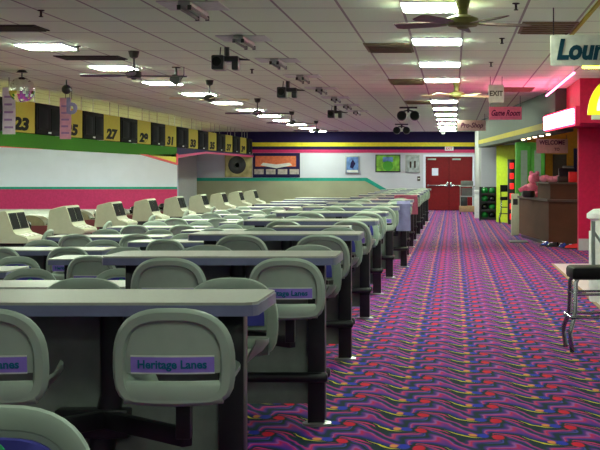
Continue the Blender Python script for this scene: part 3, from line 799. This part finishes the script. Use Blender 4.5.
# things on the counter
t = thing('plush_toy', 'pink plush toy sitting on the left end of the counter', 'toy', (1.72, 31.2, .945))
MB().ball((0,0,.15), .17, 16, .9).build('body', 'pinkplush', t); h = MB().ball((.06,0,.40), .13, 16).build('head', 'pinkplush', t)
for q in (0, .13): MB().ball((q,0,.52), .05, 10).build('ear', 'pinkplush', h)
for q in (((-.1,-.08,.22),(-.27,-.12,.14)), ((.16,-.08,.22),(.30,-.12,.14))): MB().tube(q, [.06,.045]).build('arm', 'pinkplush', t)
for q in (((-.07,-.1,.06),(-.12,-.27,.06)), ((.09,-.1,.06),(.14,-.27,.06))): MB().tube(q, [.07,.06]).build('foot', 'pinkplush', t)
o = MB().lathe([(0,0),(.12,0),(.14,.05),(.13,.14),(.12,.14),(.11,.03),(0,.02)], n=20).build('bowl', 'black', None, True, (1.63, 30.6, .945)); tag(o, 'small dark bowl on the lower counter in front of the pink plush toy', 'bowl')
b = MB()
for i in range(9): b.ball((-.2+.05*i, .03*math.sin(i*2.1), .07+.02*math.sin(i*1.3)), .075+.015*math.cos(i*1.7), 10, .8)
o = b.build('cloth_bundle', 'signpink', None, True, (2.04, 28.85, 1.285)); tag(o, 'pale pink crumpled cloth on the raised tier of the counter', 'cloth')
o = MB().box(-.16, -.12, 0, .16, .12, .21, .01).build('carton', 'redbox', None, True, (2.45, 28.1, 1.285)); tag(o, 'red carton on the raised tier next to the magenta pillar', 'carton')
t = thing('cash_register', 'dark cash register with pale top on the raised tier behind the red carton', 'register', (2.40, 28.75, 1.20)); t.location = (2.3, 28.45, 1.285)
MB().box(-.2, -.1, 0, .16, .12, .12, .01).build('drawer', 'brown', t); MB().extr([(-.18,-.08,.12),(-.18,.1,.12),(-.18,.1,.26),(-.18,.02,.28)], (.32,0,0)).build('body', 'black', t); MB().box(-.1,.02,.26,.12,.06,.33,.006).build('customer_display', 'greybox', t)
# welcome sign in the opening
t = thing('welcome_sign', 'pinkish sign with dark words hung in the opening above the counter', 'sign', (2.08, 29.8, 2.035))
MB().box(-.33,-.012,-.15,.33,.012,.15,.003).build('board', 'signtan', t)
text('WELCOME', .125, 'signplum', 'lettering', t, (0,-.014,.07), (PI/2,0,0), weight=.004, sx=.88)
text('TO', .08, 'signplum', 'lettering', t, (.1,-.014,-.07), (PI/2,0,0), weight=.003)
for cx in (-.3, .3): MB().tube([(cx,0,.15),(cx,0,.235 if cx > -1 else .53)], .006, 6).build('chain', 'black', t)
# wall panels behind the counter
tag(MB().box(2.55, 36.2, .9, 2.9, 36.3, 1.95, .01).build('menu_board', 'brown'), 'tall dark menu board on the orange wall behind the counter', 'menu board')
tag(MB().box(3.08, 36.2, 1.3, 3.3, 36.3, 2.1, .01).build('poster', 'navy'), 'narrow dark blue poster on the orange wall next to the magenta pillar', 'poster')
tag(MB().box(2.05, 36.15, .9, 2.35, 36.3, 2.2, .01).build('shelf_tower', 'brown'), 'dark brown shelf tower in the left corner of the shop opening', 'shelf')
for k in range(5):
    y = 33.6-1.1*k
    o = MB().lathe([(0,0),(.045,0),(.04,-.02),(0,-.025)], n=12).build('downlight', 'bulb', None, True, (wx(y)+.12, y, 2.27)); tag(o, 'small warm downlight under the grey soffit above the counter', 'downlight', 'downlights above the counter')
# neon sign box on the soffit
n0, n1 = (wx(28.3)-.10, 28.3), (wx(24.7)-.10, 24.7)
t = thing('neon_sign', 'glowing pink white neon sign on the soffit above the counter', 'neon sign')
def slope_box(y0, y1, z0, z1, o0, o1): return MB().prism([(wx(y0)-o1, y0), (wx(y1)-o1, y1), (wx(y1)-o0, y1), (wx(y0)-o0, y0)], z0, z1)
slope_box(28.4, 24.4, 2.29, 2.62, -.02, .06).build('backing', 'neonback', t, False)
b = MB()
rows = [2.34, 2.385, 2.43, 2.475, 2.52, 2.565]
for z in rows: b.tube([(wx(28.25)-.085, 28.25, z), (wx(24.5)-.085, 24.5, z)], .021, 8)
for k in range(14):
    y = 28.2-3.5*k/13; b.tube([(wx(y)-.085, y, 2.325), (wx(y)-.085, y, 2.58)], .018, 8)
b.build('tubes', 'neon', t)
t = thing('neon_strip', 'thin pink neon tube hung below the ceiling before the neon sign', 'neon tube')
MB().tube([(1.79, 27.2, 2.95), (1.79, 21.0, 2.95)], .018, 8).build('tube', 'neonbar', t)
for y in (27.0, 24.1, 21.2): MB().tube([(1.79, y, 2.96), (1.79, y, CEIL)], .005, 6).build('hanging_wire', 'white', t)
# yellow round sign
t = thing('arched_sign', 'yellow rimmed arched lit sign cut off by the right edge', 'sign', (2.41, 21.0, 2.33))
def arch(rx, rz, y0, z0): return [(rx*math.cos(PI*i/24), y0, z0+rz*math.sin(PI*i/24)) for i in range(25)]
MB().extr(arch(.42, .56, -.05, 0), (0,.10,0)).build('rim', 'yellowsign', t)
MB().extr(arch(.29, .40, -.062, .06), (0,.02,0)).build('face', 'lilacsign', t)
MB().box(-.36,-.05,-.07,.42,.05,-.005,.005).build('light_strip', 'white', t)
MB().tube([(-.02+.15*math.cos(a), -.07, .24+.13*math.sin(a)) for a in [PI*.3+PI*1.4*i/16 for i in range(17)]], .022, 8).build('letter_stroke', 'purple', t)
MB().tube([(0,0,.54),(0,0,.77)], .02).build('hanger', 'black', t)
t = thing('neon_strip', 'yellow neon tube hung below the ceiling in front of the arched yellow sign', 'neon tube')
MB().tube([(1.78, 19.5, 2.93), (3.0, 19.5, 2.93)], .025, 8).build('tube', 'yellowtube', t)
for x in (1.85, 2.4, 2.95): MB().tube([(x, 19.5, 2.94), (x, 19.5, CEIL)], .005, 6).build('hanging_wire', 'white', t)

# things along the right of the far aisle
t = thing('game_tower', 'narrow black game tower with a column of red lit squares', 'game machine', (1.67, 40.7, 0))
MB().box(-.10, -.12, 0, .10, .2, 1.86, .01).build('cabinet', 'black', t)
for k in range(6): MB().box(-.05, -.14, .14+.29*k, .07, -.115, .31+.29*k, .01).build('lit_panel', 'redlit', t)
def stool(t, back=False, h=.695, w=.19):
    MB().box(-w, -w, h-.105, w, w, h, .03).build('seat', 'seatblack', t)
    for sx_ in (-1,1):
        for sy in (-1,1):
            MB().tube([(sx_*(w-.05), sy*(w-.05), h-.10),(sx_*(w-.035), sy*(w-.035), h-.13),(sx_*(w-.03), sy*(w-.03), .33),(sx_*(w-.015), sy*(w-.015), .26),(sx_*(w+.015), sy*(w+.015), .17),(sx_*(w+.012), sy*(w+.012), .10),(sx_*(w+.0), sy*(w+.0), .012)], .020).lathe([(0,0),(.02,0),(.02,.015),(0,.015)], (sx_*w, sy*w, 0), 10).build('leg', 'chrome', t)
    for z, r in ((.47, w-.03), (.285, w-.02)):
        q = [(r*math.cos(a)*1.18*min(1, .9), r*math.sin(a)*1.18*.9, z) for a in [2*PI*i/32 for i in range(33)]] if z < .4 else [(-r,-r,z),(r,-r,z),(r,r,z),(-r,r,z),(-r,-r,z)]
        if z < .4: q = [(-r-.03,-r-.03,z),(r+.03,-r-.03,z),(r+.03,r+.03,z),(-r-.03,r+.03,z),(-r-.03,-r-.03,z)]
        MB().tube(q, .011, 8).build('foot_ring', 'chrome', t)
t = thing('bar_stool', 'black seated chrome bar stool at the right edge of the photo', 'stool', (1.155, 11.85, 0), .06)
stool(t)
MB().tube([(.045,.17,.66),(.045,.19,.86),(.05,.21,1.06)], .017).tube([(.17,.17,.66),(.30,.19,.86),(.32,.21,1.06)], .017).tube([(.045,.20,.98),(.17,.20,.80)], .012).build('back_frame', 'steelgrey', t)
t = thing('bar_stool', 'small dark bar stool beside the red lit tower against the lime wall', 'stool', (1.52, 41.4, 0)); stool(t, h=.78, w=.15)
MB().tube([(-.12,.14,.75),(-.12,.16,1.1)], .014).tube([(.12,.14,.75),(.12,.16,1.1)], .014).box(-.14,.14,.92,.14,.18,1.12,.01).build('backrest', 'seatblack', t)
t = thing('trash_bin', 'white litter bin with wide lid behind the bar stool', 'bin', (1.75, 16.2, .008))
MB().lathe([(0,0),(.19,0),(.20,.05),(.20,.80),(0,.80)], n=28).build('body', 'binwhite', t)
MB().lathe([(0,.80),(.18,.80),(.18,.93),(.225,.95),(.225,1.0),(.15,1.05),(0,1.06)], n=28).build('lid', 'binwhite', t)
t = thing('cream_bin', 'narrow cream bin with dark opening at the left end of the counter', 'bin', (1.60, 35.4-1.2+.1, 0)); t.location = (1.47, 33.6, 0)
MB().box(-.09, -.12, 0, .09, .16, .98, .012).build('body', 'cream', t); MB().box(-.055, -.126, .72, .055, -.115, .86).build('opening', 'black', t)
t = thing('floor_mat', 'dark mat lying on the carpet before the service counter', 'mat', (1.62, 31.3, 0)); t.location = (1.40, 30.4, 0)
MB().box(-.2, -.5, 0, .2, .5, .012, .004).build('sheet', 'gutter', t)
def shoe(x, y, rz, m, label):
    t = thing('bowling_shoe', label, 'shoe', (x, y, 0), rz, 'bowling shoes by the counter')
    MB().box(-.045,-.14,0,.045,.14,.022,.01).build('sole', 'brown', t)
    b = MB(); L = []
    for v, hw, hz in ((-.135,.03,.05),(-.12,.042,.085),(-.05,.042,.08),(.02,.044,.07),(.08,.045,.05),(.125,.032,.035),(.135,.015,.028)):
        L.append([b.bm.verts.new((hw*math.cos(a), v, .02+hz*max(0,math.sin(a)))) for a in [PI*i/8 for i in range(9)]])
    ring_cap(b.bm, L); b.build('upper', m, t)
    MB().box(-.02,-.0,.085,.02,.05,.094).build('laces', 'white', t)
for k, (x, y, rz, m, lab) in enumerate(((1.84,28.55,.4,'ballblue','blue bowling shoe, leftmost at the foot of the counter corner'),(1.98,28.2,.9,'ballblack','dark bowling shoe second from the left at the counter foot'),(2.14,27.85,.3,'ballblue','blue bowling shoe in the middle of the counter foot'),(2.30,27.5,1.2,'redbox','red bowling shoe nearest the magenta pillar base'))):
    shoe(x, y, rz, m, lab)
# ball rack
t = thing('ball_rack', 'dark rack of green and black bowling balls by the lime wall', 'ball rack', (1.10, 43.9, 0))
for x in (-.27, .27): MB().box(x-.02, -.16, 0, x+.02, .16, 1.05).build('upright', 'black', t)
MB().box(-.25, .14, .02, .25, .16, 1.04).build('back_panel', 'black', t)
for k in range(4):
    MB().box(-.25, -.15, .06+.25*k, .25, -.13, .10+.25*k).box(-.25, .11, .06+.25*k, .25, .13, .12+.25*k).box(-.25,-.13,.04+.25*k,.25,.12,.06+.25*k).build('shelf', 'black', t)
    for q in range(2):
        m = ['ballgreen','ballblack'][(k*2+q+k//1) % 2] if k < 3 else 'ballgreen'
        o = MB().ball((0,0,0), .108).build('bowling_ball', m, None, True, (1.10-.12+.23*q, 43.88, .168+.25*k))
        tag(o, '%s bowling ball, %s side of the %s shelf up on the ball rack' % ('green' if m=='ballgreen' else 'black', ['left','right'][q], ORD[k]), 'ball', 'balls on the rack')
t = thing('white_bin', 'white swing top bin left of the ball rack', 'bin', (.80, 46.2, 0))
MB().box(-.10,-.1,0,.10,.1,.78,.02).build('body', 'binwhite', t); MB().box(-.11,-.11,.78,.11,.11,.92,.04).build('lid', 'binwhite', t)
t = thing('utility_cart', 'tan based cart with dark boxes parked by the red doors', 'cart', (.50, 50.6, 0))
MB().box(-.28,-.25,.09,.28,.25,.30,.01).build('base', 'tan', t); MB().box(-.26,-.22,.62,.26,.22,.66).build('shelf', 'steelgrey', t)
for x in (-.24,.24):
    for y in (-.2,.2):
        MB().tube([(x,y,.28),(x,y,1.0)], .015).build('post', 'steelgrey', t); MB().lathe([(0,-.02),(.045,-.02),(.045,.02),(0,.02)], (x,y,.046), 12, 'X').build('caster', 'black', t)
MB().box(-.28,-.25,.98,.28,.25,1.02).build('top_tray', 'steelgrey', t)
tag(MB().box(-.2,-.18,0,.05,.18,.32,.01).build('crate', 'black', None, True, (.46,50.6,.30)), 'black crate on the lower deck of the cart by the red doors', 'crate')
tag(MB().box(-.22,-.2,0,.22,.2,.17,.02).build('tote', 'greybox', None, True, (.50,50.6,1.02)), 'grey tote on top of the cart by the red doors', 'tote')
tag(MB().box(-.2,-.18,0,.2,.18,.27,.01).build('carton', 'greybox', None, True, (.50,50.6,.66)), 'grey carton on the middle shelf of the cart by the red doors', 'carton')

# ------------------------------------------------------------------ pictures on the back wall
def pic(px0, px1, py0, py1, m, label, frame='black', name='framed_picture', cat='picture', extra=None):
    x0, x1 = (px0-453)*YB/1420, (px1-453)*YB/1420; z0, z1 = zb(py1), zb(py0)
    t = thing(name, label, cat, ((x0+x1)/2, YB-.03, (z0+z1)/2)); w, h = (x1-x0)/2, (z1-z0)/2
    MB().box(-w,-.015,-h,w,.03,h,.004).build('frame', frame, t)
    MB().box(-w+.04,-.022,-h+.04,w-.04,-.014,h-.04).build('print', m, t)
    if extra: extra(t, w, h)
def tyre(t, w, h):
    MB().lathe([(.16,-.03),(.33,-.03),(.35,-.022),(.33,-.02),(.16,-.02)], (-.05,0,.0), 28, 'Y').build('ring_motif', 'black', t)
    MB().lathe([(0,-.03),(.10,-.03),(.10,-.022),(0,-.022)], (-.05,0,0), 20, 'Y').build('hub_motif', 'greypanel', t)
pic(225, 252, 153, 177, 'posteryellow', 'ochre poster with a dark ring, left of the long navy banner', 'posteryellow', 'poster', 'poster', tyre)
def nav(t, w, h):
    MB().box(-w+.1,-.03,-.05,w-.15,-.021,h-.12).build('orange_panel', 'posterorange', t)
    MB().extr([(-w+.3,-.034,.0),(0,-.034,-.12),(w-.3,-.034,.0),(w-.4,-.034,.1),(0,-.034,.03),(-w+.4,-.034,.1)], (0,.006,0)).build('wave_motif', 'whiteline', t)
    for k in range(4): MB().box(-w+.06+k*.44*w/.95*1.08, -.03, -h+.13, -w+.06+k*.44*w/.95*1.08+.38*w/.95, -.021, -h+.33).build('photo', 'photo', t)
pic(253, 300, 153, 177.5, 'navy', 'long navy banner with an orange panel and a strip of photos', 'navy', 'wall_banner', 'banner', nav)
def blu(t, w, h):
    MB().extr([(-.1,-.028,-.1),(.02,-.028,-.14),(.12,-.028,.05),(.02,-.028,.22),(-.06,-.028,.1)], (0,.007,0)).build('figure_motif', 'navy', t); MB().box(-w+.06,-.028,-h+.06,w-.06,-.021,-h+.16).build('white_strip', 'whiteline', t)
pic(345.5, 359.5, 156, 174, 'posterblue', 'small blue framed picture on the white back wall', 'steelgrey', extra=blu)
def grn(t, w, h): MB().box(-.2,-.03,.05,.2,-.021,.25,.01).build('blue_badge', 'posterblue', t); MB().lathe([(0,-.03),(.2,-.03),(.2,-.024),(0,-.024)], (0,.0,-.1), 24, 'Y').build('disc_motif', 'greenframe', t)
pic(375.5, 400.5, 154.5, 172, 'postergreen', 'green picture in a dark frame, largest on the white wall', 'black', extra=grn)
def gry(t, w, h):
    MB().box(-.12,-.03,-.15,-.05,-.021,.1).box(.05,-.03,-.15,.12,-.021,.12).build('figure_motif', 'brown', t)
pic(405.5, 420, 155, 173, 'postergrey', 'grey framed picture nearest the red doors', 'steelgrey', extra=gry)
t = thing('fire_alarm_pull', 'small dark alarm box on the white wall left of the red doors', 'alarm', ((418.8-453)*YB/1420, YB-.05, 1.25))
MB().box(-.06,-.0,-.09,.06,.05,.09,.01).build('box', 'brown', t); MB().box(-.04,-.012,-.02,.04,0,.02).build('pull_bar', 'whiteline', t)

# ------------------------------------------------------------------ world, view
w = bpy.data.worlds.new('World'); SC.world = w; w.use_nodes = True
w.node_tree.nodes['Background'].inputs[0].default_value = (.02, .02, .022, 1); w.node_tree.nodes['Background'].inputs[1].default_value = .3
SC.view_settings.view_transform = 'Standard'; SC.view_settings.look = 'None'; SC.view_settings.gamma = 1.0; SC.view_settings.exposure = 0.30
try: SC.view_settings.use_curve_mapping = False
except Exception: pass
SC.cycles.use_denoising = True
SC.cycles.max_bounces = 8; SC.cycles.diffuse_bounces = 5; SC.cycles.sample_clamp_indirect = 6
